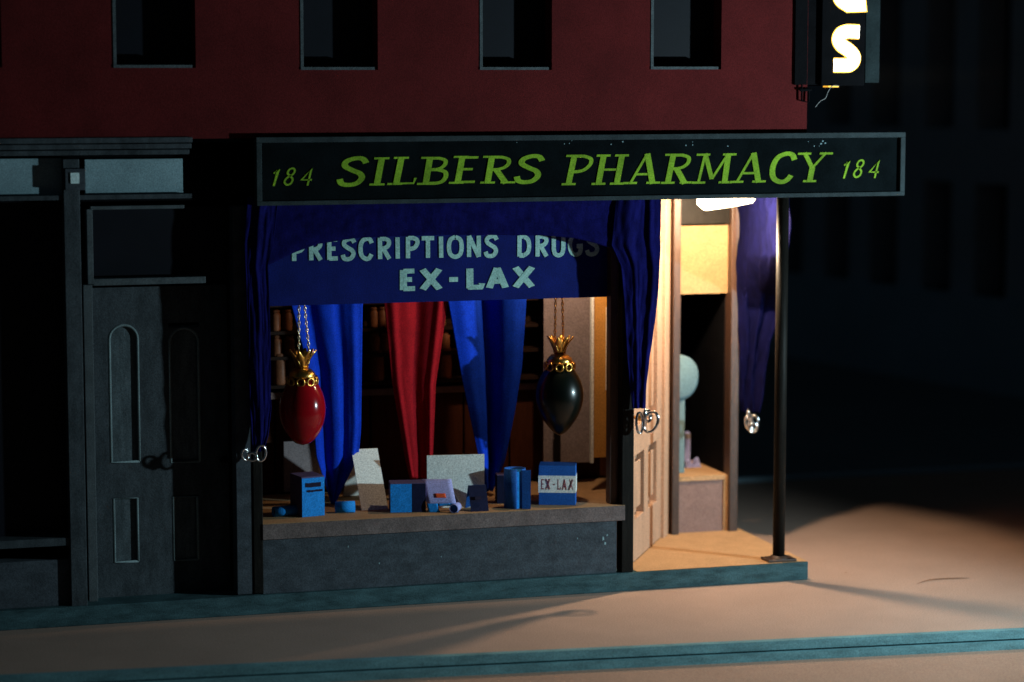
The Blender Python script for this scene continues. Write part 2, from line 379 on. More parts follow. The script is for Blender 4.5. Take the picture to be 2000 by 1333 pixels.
# ---- left neighbour shopfront
bm = B(); pbox(bm, -900, 273, 376, 284, -.075, .1); pbox(bm, -900, 286, 374, 296, -.055, .1); pbox(bm, -900, 298, 370, 308, -.035, .1)
obj('cornice', bm, M['slate_dk'], bld, bevel=.003)
bm = B(); pbox(bm, -900, 309, 500, 400, .08, .2); obj('frieze_back', bm, M['black'], bld)
for a, b in ((-170, 122), (166, 357)):
    bm = B(); pbox(bm, a, 311, b, 386, .045, .078); obj('frieze_panel', bm, M['pale'], bld, bevel=.002, label='pale teal frieze panel')
bm = B(); pbox(bm, 131, 311, 163, 1190, -.012, .1); obj('pilaster', bm, M['slate_dk'], bld, bevel=.004)
bm = B(); pbox(bm, 127, 330, 166, 372, -.03, -.014); cap = obj('pilaster_block', bm, M['slate'], bld, bevel=.003)
bm = B(); pbox(bm, 138, 338, 155, 359, -.036, -.031); obj('block_inset', bm, M['pale2'], cap)
bm = B(); pbox(bm, -900, 388, 375, 397, .0, .1); obj('transom_rail', bm, M['slate_dk'], bld)
# transom window over the door
bm = B(); pbox(bm, 176, 402, 360, 409, .03, .1); pbox(bm, 170, 409, 182, 556, .02, .12); pbox(bm, 182, 543, 402, 556, .02, .12)
tr = obj('transom', bm, M['trim'], bld, bevel=.003)
bm = B(); pbox(bm, 176, 405, 460, 550, .13, .15); obj('pane', bm, M['navyglass'], tr)
bm = B(); pbox(bm, 168, 557, 186, 1176, .0, .16); obj('door_jamb', bm, M['trim'], bld, bevel=.003)
# panelled door: one slab with real recesses, arched panels in them
DY = .165
bm = B()
def arch(px0, px1, py0, py1, Y, seg=14):
    x0 = X(px0, (py0+py1)/2, Y); x1 = X(px1, (py0+py1)/2, Y); z0 = Z((px0+px1)/2, py1, Y); z1 = Z((px0+px1)/2, py0, Y)
    r = (x1-x0)/2; c = (x0+x1)/2
    return [Vector((x0, Y, z0)), Vector((x1, Y, z0))]+[Vector((c+r*math.cos(t), Y, z1-r+r*math.sin(t))) for t in [PI*i/seg for i in range(seg+1)]]
dx0 = X(184, 860, DY); dx1 = X(446, 860, DY); dz0 = ZS; dz1 = Z(300, 560, DY)
# stiles and rails
pan = [(214, 272, 634, 905, True), (222, 271, 973, 1100, False), (331, 390, 640, 905, True), (338, 388, 970, 1096, False)]
pr = []
for a, b, c, d, ar in pan:
    pr.append((X(a, (c+d)/2, DY), X(b, (c+d)/2, DY), Z((a+b)/2, d, DY), Z((a+b)/2, c, DY), ar))
zr = sorted([dz0, pr[1][2], pr[1][3], pr[0][2], pr[0][3], dz1])
T = .017
box(bm, dx0, dx1, DY, DY+T, dz0, zr[1]); box(bm, dx0, dx1, DY, DY+T, zr[2], zr[3]); box(bm, dx0, dx1, DY, DY+T, zr[4], dz1)
for (za, zb_, L_, R_) in ((zr[1], zr[2], pr[1], pr[3]), (zr[3], zr[4], pr[0], pr[2])):
    box(bm, dx0, L_[0], DY, DY+T, za, zb_); box(bm, L_[1], R_[0], DY, DY+T, za, zb_); box(bm, R_[1], dx1, DY, DY+T, za, zb_)
for q in (pr[0], pr[2]):     # arch spandrels
    x0, x1, z0, z1, _ = q; r = (x1-x0)/2; c = (x0+x1)/2; seg = 12
    for sgn in (-1, 1):
        pts = [Vector((c+sgn*r, DY, z1))]+[Vector((c+sgn*r*math.cos(t), DY, z1-r+r*math.sin(t))) for t in [PI/2*(seg-i)/seg for i in range(seg+1)]]
        prism(bm, pts, (0, T, 0))
dr = obj('door', bm, M['slate_dk'], bld, bevel=.004)
for q in pr:
    bm = B(); box(bm, q[0]-.01, q[1]+.01, DY+T-.002, DY+T+.02, q[2]-.01, q[3]+.01); obj('panel', bm, M['doorpanel'], dr)
bm = B()
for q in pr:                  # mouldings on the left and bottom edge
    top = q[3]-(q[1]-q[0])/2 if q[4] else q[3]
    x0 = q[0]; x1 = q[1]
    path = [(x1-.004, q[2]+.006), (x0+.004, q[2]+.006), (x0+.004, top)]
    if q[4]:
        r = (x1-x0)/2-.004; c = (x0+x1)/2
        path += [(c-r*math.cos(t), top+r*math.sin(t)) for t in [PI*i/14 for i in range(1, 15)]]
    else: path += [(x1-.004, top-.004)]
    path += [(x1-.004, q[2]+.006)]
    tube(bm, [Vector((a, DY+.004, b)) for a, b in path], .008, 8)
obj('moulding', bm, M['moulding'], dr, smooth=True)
# brass-black knob
bm = B(); c = at(438, 905, DY-.03); lathe(bm, [(0,.0),(.018,.004),(.024,.02),(.016,.034),(0,.04)], c, 16); obj('knob', bm, M['black'], dr, smooth=True)
# left shop window: dark glass, sill and bulkhead
bm = B(); pbox(bm, -900, 400, 134, 1078, .14, .16); sw = obj('shop_window', bm, M['navyglass'], bld, label='dark shop window of the neighbouring front')
bm = B(); pbox(bm, -900, 1078, 137, 1094, .0, .14); obj('sill', bm, M['slate_dk'], sw, bevel=.003)
bm = B(); box(bm, -6.5, X(138, 1140, .02), .02, .14, ZS, Z(70, 1096, .02)); obj('bulkhead', bm, M['slate'], bld, bevel=.003, label='grey bulkhead under the neighbouring shop window')
# wall filling beside door to the pharmacy bay
bm = B(); box(bm, X(447, 860, DY), X(458, 1000, .1), .14, .45, ZS, 2.6); obj('party_wall', bm, M['black'], bld)

# ---- pharmacy front
bm = B(); pbox(bm, 459, 403, 490, 1162, -.005, .12); obj('pilaster', bm, M['slate'], bld, bevel=.004)
bm = B(); pbox(bm, 492, 403, 511, 1160, -.012, .10); obj('window_post', bm, M['blackwood'], bld, bevel=.004)
lx0 = X(512, 1000, -.01); lx1 = X(1205, 1060, -.01)
bm = B(); box(bm, lx0, lx1, -.004, .1, ZS, .43); bh = obj('bulkhead', bm, M['slate'], bld, bevel=.003, label='dark grey bulkhead under the pharmacy window')
for (px, py, s) in ((1178,1052,1),(1186,1046,.7),(1182,1062,.8),(1128,1052,.4),(680,1068,.5),(741,1101,.5),(862,1088,.35),(655,1112,.3)):
    c = at(px, py, -.0055); k = .010*s
    pts = [c+Vector((math.cos(t)*k*random.uniform(.4,1), 0, math.sin(t)*k*1.8*random.uniform(.4,1))) for t in [2*PI*i/9 for i in range(9)]]
    bm = B(); prism(bm, pts, (0, .001, 0)); obj('paint_chip', bm, M['tealchip'], bh)
# display ledge
LZ = .52
bm = B(); prism(bm, [Vector((lx0, -.02, .4305)), Vector((.70, -.02, .4305)), Vector((.70, .08, .4305)), Vector((1.20, .95, .4305)), Vector((lx0, .95, .4305))], (0, 0, LZ-.4305))
ld = obj('display_ledge', bm, M['ledgefront'], bld, bevel=.003)
bm = B(); prism(bm, [Vector((lx0+.002, -.018, LZ+.001)), Vector((.70, -.018, LZ+.001)), Vector((.69, .08, LZ+.001)), Vector((1.18, .94, LZ+.001)), Vector((lx0+.002, .94, LZ+.001))], (0, 0, .002))
obj('ledge_top', bm, M['tan'], ld)
# pillars
bm = B(); box(bm, X(1213, 1000, 0), X(1236, 1000, 0), -.015, .07, ZS, 2.37); obj('pillar', bm, M['blackwood'], bld, bevel=.004, label='black pillar between the show window and the entrance')
bm = B(); box(bm, X(1190, 800, .05), X(1203, 800, .05), .03, .11, LZ+.003, 2.37); obj('window_jamb', bm, M['brownpost'], bld, bevel=.003)
bm = B(); box(bm, X(1205, 800, .07), X(1213, 800, .07), .065, .09, LZ+.003, 2.37); obj('window_jamb', bm, M['riser'], bld)  # pinkish strip paints in the light on the side of the jamb
# display case inside: back wall, side wall, ceiling
YB = 1.02
bm = B(); box(bm, lx0-.05, 1.25, YB+.03, YB+.06, LZ, 2.4); obj('back_wall', bm, M['darkwood'], bld)
zr_ = Z(760, 770, YB)
bm = B()
xs = lx0-.02
while xs < 1.1:
    box(bm, xs, min(xs+.29, 1.2), YB-.02, YB+.029, LZ+.003, zr_); xs += .30
obj('wainscot', bm, M['wood'], bld, bevel=.006)
bm = B(); box(bm, lx0-.02, 1.22, YB-.06, YB+.029, zr_+.001, zr_+.045); obj('rail', bm, M['riser'], bld, bevel=.005)
bm = B(); box(bm, lx0-.04, lx0-.02, .11, YB, LZ-.05, 2.4); obj('side_wall', bm, M['darkwood'], bld)
bm = B(); box(bm, lx0-.04, 1.20, .05, YB, 2.372, 2.39); obj('case_ceiling', bm, M['darkwood'], bld)
# pale boards standing in for lit patches of the back partition, and mustard blind at the right end of the window
bm = B(); pbox(bm, 1062, 560, 1158, 905, .78, .80); obj('lit_patch_board', bm, M['lilac'], bld)
bm = B(); pbox(bm, 1083, 845, 1095, 935, .74, .76); obj('shadow_strip', bm, M['blackwood'], bld)  # dark strip in place of the shadow below the green globe
bm = B(); pbox(bm, 555, 862, 622, 960, .86, .88); obj('lit_patch_board', bm, M['lilac'], bld)
bm = B(); pbox(bm, 1160, 560, 1216, 893, .50, .52); bl = obj('mustard_screen', bm, M['amber'], bld)
bm = B(); pbox(bm, 1155, 560, 1160, 905, .49, .52); pbox(bm, 1184, 600, 1190, 763, .490, .498); obj('screen_edge_and_streak', bm, M['card'], bl)  # the inner pale strip paints a reflection streak on the screen
# shelves with jars on the back wall
for i, py in enumerate((588, 641, 690, 745)):
    z = Z(740, py, YB-.1)
    bm = B(); box(bm, lx0-.01, .55, YB-.13, YB+.029, z-.02, z); sh = obj('shelf', bm, M['darkwood'], bld)
    if i == 0: continue
# ---- entrance: diagonal door wall
A = Vector((.775, .075, 0)); Bp = Vector((1.375, 1.06, 0)); du = (Bp-A); Lw = du.length; du.normalize(); dn = Vector((du.y, -du.x, 0))
def dbox(bm, u0, u1, z0, z1, d0, d1):
    P = [A+du*u0+dn*d0, A+du*u1+dn*d0, A+du*u1+dn*d1, A+du*u0+dn*d1]
    prism(bm, [Vector((p.x, p.y, z0)) for p in P], (0, 0, z1-z0))
bm = B(); dbox(bm, -.02, Lw+.02, ZS, 2.37, -.10, -.07); obj('entrance_wall', bm, M['door'], bld)
dt = 2.02
bm = B()
ua, ub, um = .05, Lw-.16, (Lw-.11)/2
zz = [ZS+.01, ZS+.27, ZS+.66, ZS+.84, dt-.14, dt]
dbox(bm, ua, ub, zz[0], zz[1], -.068, -.02); dbox(bm, ua, ub, zz[2], zz[3], -.068, -.02); dbox(bm, ua, ub, zz[4], zz[5], -.068, -.02)
for a, b in ((ua, ua+.13), (ub-.14, ub)):
    dbox(bm, a, b, zz[1], zz[2], -.068, -.02); dbox(bm, a, b, zz[3], zz[4], -.068, -.02)
dbox(bm, um-.06, um+.06, zz[1], zz[2], -.068, -.02)
ed_ = obj('entrance_door', bm, M['door'], bld, bevel=.004, label='wooden entrance door set diagonally under the lamp')
for a, b, c, d in ((ua+.17, um-.1, zz[1]+.05, zz[2]-.05), (um+.1, ub-.18, zz[1]+.05, zz[2]-.05), (ua+.18, ub-.19, zz[3]+.05, zz[4]-.05)):
    bm = B(); dbox(bm, a, b, c, d, -.068, -.035); obj('panel', bm, M['door'], ed_, bevel=.006)
bm = B(); c = A+du*(ua+.07)+dn*.02+Vector((0,0,1.02)); cyl(bm, c-dn*.04, c, .01, .01, 12); lathe(bm, [(0,-.022),(.016,-.016),(.023,0),(.016,.016),(0,.022)], c, 16); obj('knob', bm, M['gold'], ed_, smooth=True)
bm = B(); dbox(bm, ub+.005, Lw, ZS, 2.37, -.068, -.0); obj('door_jamb', bm, M['door'], bld, bevel=.004)
bm = B(); dbox(bm, ua, ub, dt+.01, 2.37, -.068, -.03); obj('overdoor_panel', bm, M['door'], bld, bevel=.004)
# end window of the side showcase
YE = 1.06
bm = B(); box(bm, X(1308, 900, YE), X(1322, 900, YE), YE-.05, YE+.05, ZS, 2.37); obj('door_post', bm, M['brownpost'], bld, bevel=.004)
bm = B(); box(bm, X(1421, 900, YE), X(1437, 900, YE), YE-.04, YE+.07, ZS, 2.37); obj('corner_pillar', bm, M['brownpost'], bld, bevel=.004)
ex0 = X(1322, 900, YE); ex1 = X(1421, 900, YE); ez = Z(1370, 930, YE)
bm = B(); box(bm, ex0, ex1-.03, YE, YE+.05, ZS, ez-.03); obj('showcase_riser', bm, M['riser'], bld, bevel=.003)
bm = B(); box(bm, ex1-.028, ex1, YE-.01, YE+.05, ZS, ez-.03); obj('riser_edge', bm, M['tan'], bld)
bm = B(); box(bm, ex0, ex1, YE-.01, YE+.035, ez-.028, ez); box(bm, ex0, ex1, YE+.036, YE+.62, ez-.026, ez); obj('showcase_ledge', bm, M['tan'], bld)
bm = B(); pbox(bm, 1326, 441, 1422, 574, YE+.03, YE+.034); obj('window_blind', bm, M['shade'], bld, label='mustard roller blind in the showcase end window')
bm = B(); box(bm, ex0, ex1, YE, YE+.03, Z(1370, 438, YE), 2.37); obj('window_head', bm, M['blackwood'], bld)
bm = B(); box(bm, ex0-.3, ex1+.02, 2.0, 2.04, ZS, 2.37); box(bm, ex0-.30, ex0-.26, YE+.1, 2.0, ZS, 2.37); obj('showcase_back', bm, M['navyglass'], bld)
bm = B(); box(bm, ex1-.0, ex1+.04, YE+.08, 3.2, ZS, 2.37); obj('side_wall', bm, M['black'], bld)
# canopy soffit
bm = B(); box(bm, -1.50, 2.36, -.10, 3.0, 2.395, 2.43); box(bm, -1.5, 2.36, .145, 3.0, 2.43, 2.70); obj('canopy', bm, M['black'], bld)
# round corner post
bm = B(); cyl(bm, (1.722, .05, ZS+.035), (1.722, .05, 2.39), .037, .037, 32); po = obj('corner_post', bm, M['blackwood'], bld, smooth=True)
bm = B(); box(bm, 1.63, 1.815, -.015, .115, ZS+.004, ZS+.02); cyl(bm, (1.722, .05, ZS+.02), (1.722, .05, ZS+.037), .062, .045, 32); obj('post_base', bm, M['brownpost'], po, bevel=.003)

# jars (separate things standing on the shelves)
jar_me = B(); lathe(jar_me, [(0,0),(.038,0),(.04,.01),(.04,.11),(.03,.125),(.03,.132),(.034,.133),(.034,.15),(0,.152)], (0,0,0), 20)
j0 = obj('storage_jar', jar_me, M['jar'], smooth=True)
rows = [(641, (538, 560, 728, 745, 860)), (690, (540, 565, 732, 752, 868)), (745, (545, 575, 736, 868))]
words = {641: 'top', 690: 'middle', 745: 'bottom'}
first = True
places = {538: 'far left behind the red globe', 540: 'far left behind the red globe', 545: 'far left behind the red globe',
          560: 'beside the left chain', 565: 'beside the left chain', 575: 'just left of the first blue banner',
          728: 'left one of the pair between blue and red banners', 732: 'left one of the pair between blue and red banners', 736: 'between blue and red banners',
          745: 'right one of the pair beside the red banner', 752: 'right one of the pair beside the red banner',
          860: 'against the edge of the red banner', 868: 'in the gap right of the red banner'}
for py, xs_ in rows:
    for px in xs_:
        p = at(px, py, YB-.08); p.z = Z(740, py, YB-.1)+.001
        o = j0 if first else j0.copy()
        if not first: COL.objects.link(o)
        first = False
        o.location = p; s = .85 if py != 745 else 1.15; o.scale = (s, s, s*(1.0 if py != 745 else 1.1))
        tag(o, 'brown jar on the %s shelf, %s' % (words[py], places[px]), 'jar', 'jars on the back shelves')

# ================================================================== SIGN BOARD
SY = -.13
sg = thing('shop_sign', at(1135, 390, SY), 'long black fascia sign with yellow-green serif letters over the pharmacy', 'sign')
sx0, sx1 = X(501, 335, SY), X(1768, 325, SY); sz0, sz1 = 2.352, 2.735; bw = .031
bm = B(); box(bm, sx0+bw, sx1-bw, SY+.022, SY+.06, sz0+bw*.8, sz1-bw); obj('board', bm, M['signface'], sg)
bm = B(); box(bm, sx0, sx1, SY, SY+.07, sz0, sz0+bw*.8); box(bm, sx0, sx1, SY, SY+.07, sz1-bw, sz1)
box(bm, sx0, sx0+bw, SY, SY+.07, sz0+bw*.8, sz1-bw); box(bm, sx1-bw, sx1, SY, SY+.07, sz0+bw*.8, sz1-bw)
obj('frame', bm, M['signtrim'], sg, bevel=.003)
FY = SY+.022
kw = dict(th=.142, serif=.17, slant=.20, gap=.12, jit=.012)
obj('lettering', word_px('SILBERS', 658, 308, 363, 1056, FY, **kw), M['green'], sg, label='green letters SILBERS')
obj('lettering', word_px('PHARMACY', 1098, 303, 362.5, 1606, FY, **kw), M['green'], sg, label='green letters PHARMACY')
kw = dict(th=.105, slant=.26, gap=.34, jit=.03)
obj('lettering', word_px('184', 527, 330, 363, 605, FY, **kw), M['green'], sg, label='small numerals 184 at the left end')
obj('lettering', word_px('184', 1641, 314, 348, 1712, FY, **kw), M['green'], sg, label='small numerals 184 at the right end')
bm = B()
for i in range(16):
    px = random.choice([1105, 1200, 1205, 1345, 1590, 1600, 1430, 1010, 1612])+random.uniform(-12, 12); py = 275+random.uniform(0, 12)
    c = at(px, py, FY-.003); k = random.uniform(.002, .006)
    bm = B(); prism(bm, [c+Vector((math.cos(t)*k*random.uniform(.4,1.4), 0, math.sin(t)*k*random.uniform(.4,1.4))) for t in [2*PI*j/7 for j in range(7)]], (0, .002, 0)); obj('paint_chip', bm, M['tealchip'], sg)

# ================================================================== WINDOW PANEL (PRESCRIPTIONS DRUGS)
PY = .10
pn = thing('window_panel', at(870, 597, PY), 'deep blue painted board with pale letters hung across the top of the window', 'sign')
bm = B(); box(bm, X(520, 540, PY), X(1213, 540, PY), PY, PY+.015, Z(870, 589, PY), 2.2); obj('board', bm, M['navy'], pn)
kw = dict(th=.20, gap=.17, jit=.01)
obj('lettering', word_px('PRESCRIPTIONS', 568, 468, 510, 972, PY, **kw), M['white_letter'], pn, label='pale letters PRESCRIPTIONS')
obj('lettering', word_px('DRUGS', 1009, 461, 502, 1170, PY, **kw), M['white_letter'], pn, label='pale letters DRUGS')
obj('lettering', word_px('EX-LAX', 779, 528, 567, 1043, PY, th=.24, gap=.22, jit=.008, wide=1.15), M['white_letter'], pn, label='pale letters EX-LAX')

# ================================================================== CURTAINS
def lerp_poly(tab, t):
    for (a, va), (b, vb) in zip(tab, tab[1:]):
        if t <= b: 
            k = (t-a)/(b-a) if b > a else 0
            return va+(vb-va)*max(0, min(1, k))
    return tab[-1][1]
def cloth(name, L, R, y0, y1, Y, parent, m, folds, amp, nu=70, nv=90, ph=0, seed=0, horiz=0, Yf=None):
    """L,R: tables (py, px) of the two side edges measured in the photograph on plane Y"""
    bm = B(); g = []
    for j in range(nv+1):
        v = j/nv; py = y0+(y1-y0)*v; row = []
        for i in range(nu+1):
            u = i/nu; px = lerp_poly(L, py)*(1-u)+lerp_poly(R, py)*u
            p = at(px, py, Y)
            n = noise.noise(Vector((u*3+seed, v*2.2, seed)))
            f = math.sin((u*folds+n*.35)*2*PI+ph)*amp*(1-.35*v)+math.sin((u*folds*2.3+n)*2*PI+ph*2)*amp*.3
            w2 = noise.noise(Vector((u*9+seed, v*14, seed*2)))*amp*.55
            p.y += f+w2+horiz*math.sin(v*12+u*3+n*3)
            if Yf: p.y += Yf(u, v)
            row.append(bm.verts.new(p))
        g.append(row)
    for j in range(nv):
        for i in range(nu): bm.faces.new((g[j][i], g[j][i+1], g[j+1][i+1], g[j+1][i]))
    return obj(name, bm, m, parent, smooth=True, solid=.006)
cy = -.045
ct = thing('window_curtain', at(870, 400, cy), 'dark blue swagged curtain framing the front window, tails gathered by metal clasps', 'curtain')
# valance: arched lower edge
def valance(parent):
    bm = B(); g = []; nu, nv = 160, 26
    bot = [(512, 524), (545, 508), (575, 494), (620, 477), (700, 465), (850, 459), (1060, 460), (1120, 465), (1165, 476), (1200, 487), (1240, 500)]
    for j in range(nv+1):
        v = j/nv; row = []
        for i in range(nu+1):
            u = i/nu; px = 512+(1240-512)*u
            yb = lerp_poly(bot, px); py = 384+(yb-384)*v
            p = at(px, py, cy)
            n = noise.noise(Vector((u*9, v*3, 1)))
            p.y += .006*n + .005*math.sin(v*7+n*2+u*5)+.005*noise.noise(Vector((u*30, v*8, 4)))
            row.append(bm.verts.new(p))
        g.append(row)
    for j in range(nv):
        for i in range(nu): bm.faces.new((g[j][i], g[j][i+1], g[j+1][i+1], g[j+1][i]))
    return obj('valance', bm, M['cloth'], parent, smooth=True, solid=.006)
valance(ct)
cloth('curtain_tail', [(384,1205),(480,1195),(520,1214),(600,1221),(700,1226),(798,1236)], [(384,1291),(500,1289),(560,1286),(620,1280),(700,1268),(760,1262),(798,1260)], 384, 798, cy-.03, ct, M['cloth'], 1.8, .011, ph=1, seed=3)
cloth('curtain_tail', [(384,484),(480,478),(600,483),(700,486),(800,489),(882,494)], [(384,545),(480,534),(520,524),(600,527),(700,529),(800,530),(850,524),(882,514)], 384, 882, cy-.02, ct, M['cloth'], 1.4, .010, ph=.5, seed=5)
# side-street curtain, hung along the outer edge of the canopy
sc = thing('side_curtain', (1.9, .9, 2.38), 'purple-blue crumpled curtain hanging behind the corner post, gathered at the bottom', 'curtain')
bm = B(); g = []; nu, nv = 60, 90
Lt = [(384,1438),(500,1438),(600,1440),(700,1443),(806,1449)]
Rt = [(384,1543),(470,1542),(520,1535),(575,1530),(640,1512),(700,1501),(750,1491),(806,1481)]
zt = 2.385
for j in range(nv+1):
    v = j/nv; py = 384+(806-384)*v; row = []
    for i in range(nu+1):
        u = i/nu; px = lerp_poly(Lt, py)*(1-u)+lerp_poly(Rt, py)*u
        gq = max(.06, min(1, (610-py)/110)); Yp = 1.02-.84*u*gq
        p = at(px, py, Yp)
        n = noise.noise(Vector((u*3, v*3, 7)))
        f = .022*math.sin((u*2.6+n*.3)*2*PI)+.05*noise.noise(Vector((u*7, v*4, 3)))+.014*noise.noise(Vector((u*14, v*14, 5)))
        p += Vector((.5, -.85, 0))*f
        row.append(bm.verts.new(p))
    g.append(row)
for j in range(nv):
    for i in range(nu): bm.faces.new((g[j][i], g[j][i+1], g[j+1][i+1], g[j+1][i]))
obj('curtain_tail', bm, M['cloth_side'], sc, smooth=True, solid=.006)

# ================================================================== CLASPS
def ring_pts(c, rx, rz, ax, tilt, n=28):
    c = Vector(c); ax = Vector(ax).normalized(); pts = []
    for i in range(n):
        t = 2*PI*i/n; a = rx*math.cos(t); b = rz*math.sin(t)
        a2 = a*math.cos(tilt)-b*math.sin(tilt); b2 = a*math.sin(tilt)+b*math.cos(tilt)
        pts.append(c+ax*a2+EZ*b2)
    return pts
def clasp(px, py, Y, label, parts):
    c = at(px, py, Y); t = thing('curtain_clasp', c, label, 'clasp', 'metal clasps on the curtain tails')
    for (nm, dx, dz, rx, rz, ax, tilt, r, dy) in parts:
        bm = B(); tube(bm, ring_pts(c+Vector((dx, dy, dz)), rx, rz, ax, tilt), r, 10, True); obj(nm, bm, M['chrome'], t, smooth=True)
    return t
clasp(1260, 823, -.09, 'shiny silver clasp on the curtain tail in front of the door', [
    ('ring', -.035, -.01, .022, .062, (1,.2,0), .05, .008, 0), ('ring', .03, -.005, .040, .062, (1,-.3,0), -.35, .009, -.015),
    ('hook', .018, .028, .030, .034, (.8,.6,0), .5, .011, .01), ('ring', .0, .02, .018, .05, (.4,1,0), .2, .008, .0)])
clasp(492, 888, -.08, 'silver hooked clasp on the curtain tail left of the red globe', [
    ('ring', -.038, -.0, .022, .032, (1,.4,0), .3, .007, 0), ('ring', .0, -.012, .026, .022, (1,-.2,0), 0, .008, -.01), ('hook', .052, .004, .030, .045, (1,.2,0), -.1, .007, 0)])
clasp(1468, 826, .75, 'bronze-lit silver clasp below the side curtain, left of the corner post', [
    ('ring', -.018, -.0, .026, .045, (1,.3,0), .3, .010, 0), ('ring', .02, -.005, .028, .048, (1,-.4,0), -.2, .010, .015), ('hook', -.02, .05, .014, .03, (.6,.6,0), .2, .010, 0), ('ring', .005, -.03, .03, .028, (1,.0,0), 0, .008, -.015)])

# ================================================================== HANGING GLOBES
def globe(px, topy, boty, halfw, Y, m, label, name, egg, leans, ex_=.6):
    c = at(px, (topy+boty)/2, Y); zt = Z(px, topy, Y); zb = Z(px, boty, Y); r = halfw*.00305
    t = thing(name, Vector((c.x, Y, zb)), label, 'hanging globe', 'hanging apothecary globes')
    H = zt-zb; prof = []
    for i in range(33):
        a = i/32; rr = math.sin(PI*a)**ex_ * (1+egg*(a-.5))
        prof.append((rr*r, zb+a*H))
    C0 = Vector((c.x, Y, 0))
    bm = B(); lathe(bm, prof, C0, 48); obj('glass_body', bm, m, t, smooth=True)
    # collar
    bm = B(); lathe(bm, [(.022, zt+.028), (.05, zt+.022), (.072, zt+.0), (.082, zt-.025), (.078, zt-.028), (.066, zt-.004), (.02, zt+.018)], C0, 32)
    for k in range(9):
        a = 2*PI*k/9+.2; cc = C0+Vector((.086*math.cos(a), .086*math.sin(a), zt-.048)); tan = Vector((-math.sin(a), math.cos(a), 0))
        tube(bm, ring_pts(cc, .022, .022, tan, 0, 14), .0075, 6, True)
    obj('collar', bm, M['gold'], t, smooth=True)
    # crown of petals
    bm = B(); z0 = zt+.028
    for k in range(8):
        a = 2*PI*k/8+.35; rows_ = []
        for s in range(7):
            v = s/6; rad = .024+.055*v**1.3*(1.15 if k % 3 else 1); zz_ = z0+.105*v; hw = (.022*(1-.15*v) if v < .6 else .022*(1-v)/.4*.9+.001)+.004
            d = Vector((math.cos(a), math.sin(a), 0)); tt = Vector((-math.sin(a), math.cos(a), 0))
            rows_.append([bm.verts.new(C0+d*(rad*(1-.1*abs(q)))+tt*hw*q+EZ*zz_) for q in (-1, 0, 1)])
        for s in range(6):
            for q in range(2): bm.faces.new((rows_[s][q], rows_[s][q+1], rows_[s+1][q+1], rows_[s+1][q]))
    cyl(bm, C0+EZ*(zt+.015), C0+EZ*(zt+.04), .028, .02, 20)
    obj('crown', bm, M['gold'], t, smooth=True, solid=.004)
    ztop = Z(px, 555, Y)
    for s in leans:
        a = C0+Vector((s[0], .01, zt+.10)); b = C0+Vector((s[1], .01, ztop)); d = b-a; n = int(d.length/.020)
        bm = B()
        for k in range(n+1):
            cc = a+d*(k/n); ax = Vector((1, .15, 0)) if k % 2 else Vector((.15, 1, 0))
            tube(bm, ring_pts(cc, .0065, .0135, ax, 0, 12), .0034, 5, True)
        obj('chain', bm, M['chain'] if m is M['redglass'] else M['gold'], t, smooth=True)
globe(591, 728, 870, 44, .18, M['redglass'], 'glossy red glass globe with gold crown hanging on chains in the window', 'hanging_globe', -.02, [(-.018, -.012), (.045, .008)], .5)
globe(1093, 700, 851, 47, .22, M['greenglass'], 'dark green almost black glass globe with gold crown hanging at the right', 'hanging_globe', .16, [(-.028, -.022), (.026, .016)], .66)

# ================================================================== BANNERS
def banner(L, R, y0, y1, Y, m, label, dips, seed):
    t = thing('hanging_banner', at((L[0][1]+R[0][1])/2, y0, Y), label, 'banner', 'tapering cloth banners in the window')
    def Yf(u, v):
        s = 0
        for c, w_, d in dips: s += d*math.exp(-((u-c)/w_)**2)
        return s
    cloth('cloth', L, R, y0, y1, Y, t, m, .5, .003, nu=60, nv=60, seed=seed, Yf=Yf)
banner([(540,560),(600,570),(720,602),(893,618),(985,648)], [(540,712),(600,708),(840,705),(893,700),(985,654)], 540, 985, .50, M['blue'],
       'blue pleated banner tapering down beside the red globe', [(.25,.12,.04), (.66,.07,.02), (.86,.06,-.012)], 2)
banner([(540,744),(600,751),(750,766),(900,792),(935,800)], [(540,878),(600,873),(750,851),(900,845),(935,838)], 540, 935, .52, M['crimson'],
       'crimson pleated banner hanging between the two blue ones', [(.12,.07,-.02), (.55,.12,.03), (.86,.06,-.02)], 6)
banner([(540,865),(600,877),(740,902),(900,936),(960,950)], [(540,1030),(600,1027),(720,1019),(800,1006),(900,986),(960,962)], 540, 960, .50, M['blue'],
       'blue pleated banner with a deep dark centre fold, behind the white card', [(.54,.11,.14), (.16,.1,-.012), (.86,.08,-.012)], 9)

# ================================================================== THINGS ON THE DISPLAY LEDGE
LT = LZ+.0035
def base(px, py): p = gr(px, py, LT); p.z = LT; return p
def spun(name, c, rz, label, cat, group=None):
    t = thing(name, c, label, cat, group); t.rotation_euler = (0, 0, rz); return t
def lobj(name, bm, m, t, smooth=False, bevel=0, label=None, solid=0):
    """part built directly in the thing's own frame"""
    o = obj(name, bm, m, None, smooth, label, bevel, solid); o.parent = t; return o
R_ = math.radians
GRP = 'small packets shown on the window ledge'
# dark blue packet with a bright front
t = spun('medicine_box', base(612, 1009), R_(12), 'upright blue medicine box with dark illegible lines on its front, far left', 'box', GRP)
bm = B(); box(bm, -.072, .072, .002, .17, 0, .236); lobj('body', bm, M['purple'], t, bevel=.002)
bm = B(); box(bm, -.071, .071, -.003, .001, 0.001, .228); lobj('front_label', bm, M['bluebox'], t)
bm = B()
for zc, h, x0, x1 in ((.187, .022, -.05, .045), (.151, .009, -.042, .05)):
    x = x0
    while x < x1:
        ww = random.uniform(.007, .012); box(bm, x, x+ww, -.0055, -.0031, zc-h/2-random.uniform(0, .003), zc+h/2+random.uniform(0, .003)); x += ww*.93+.0003
lobj('writing', bm, M['ink'], t)
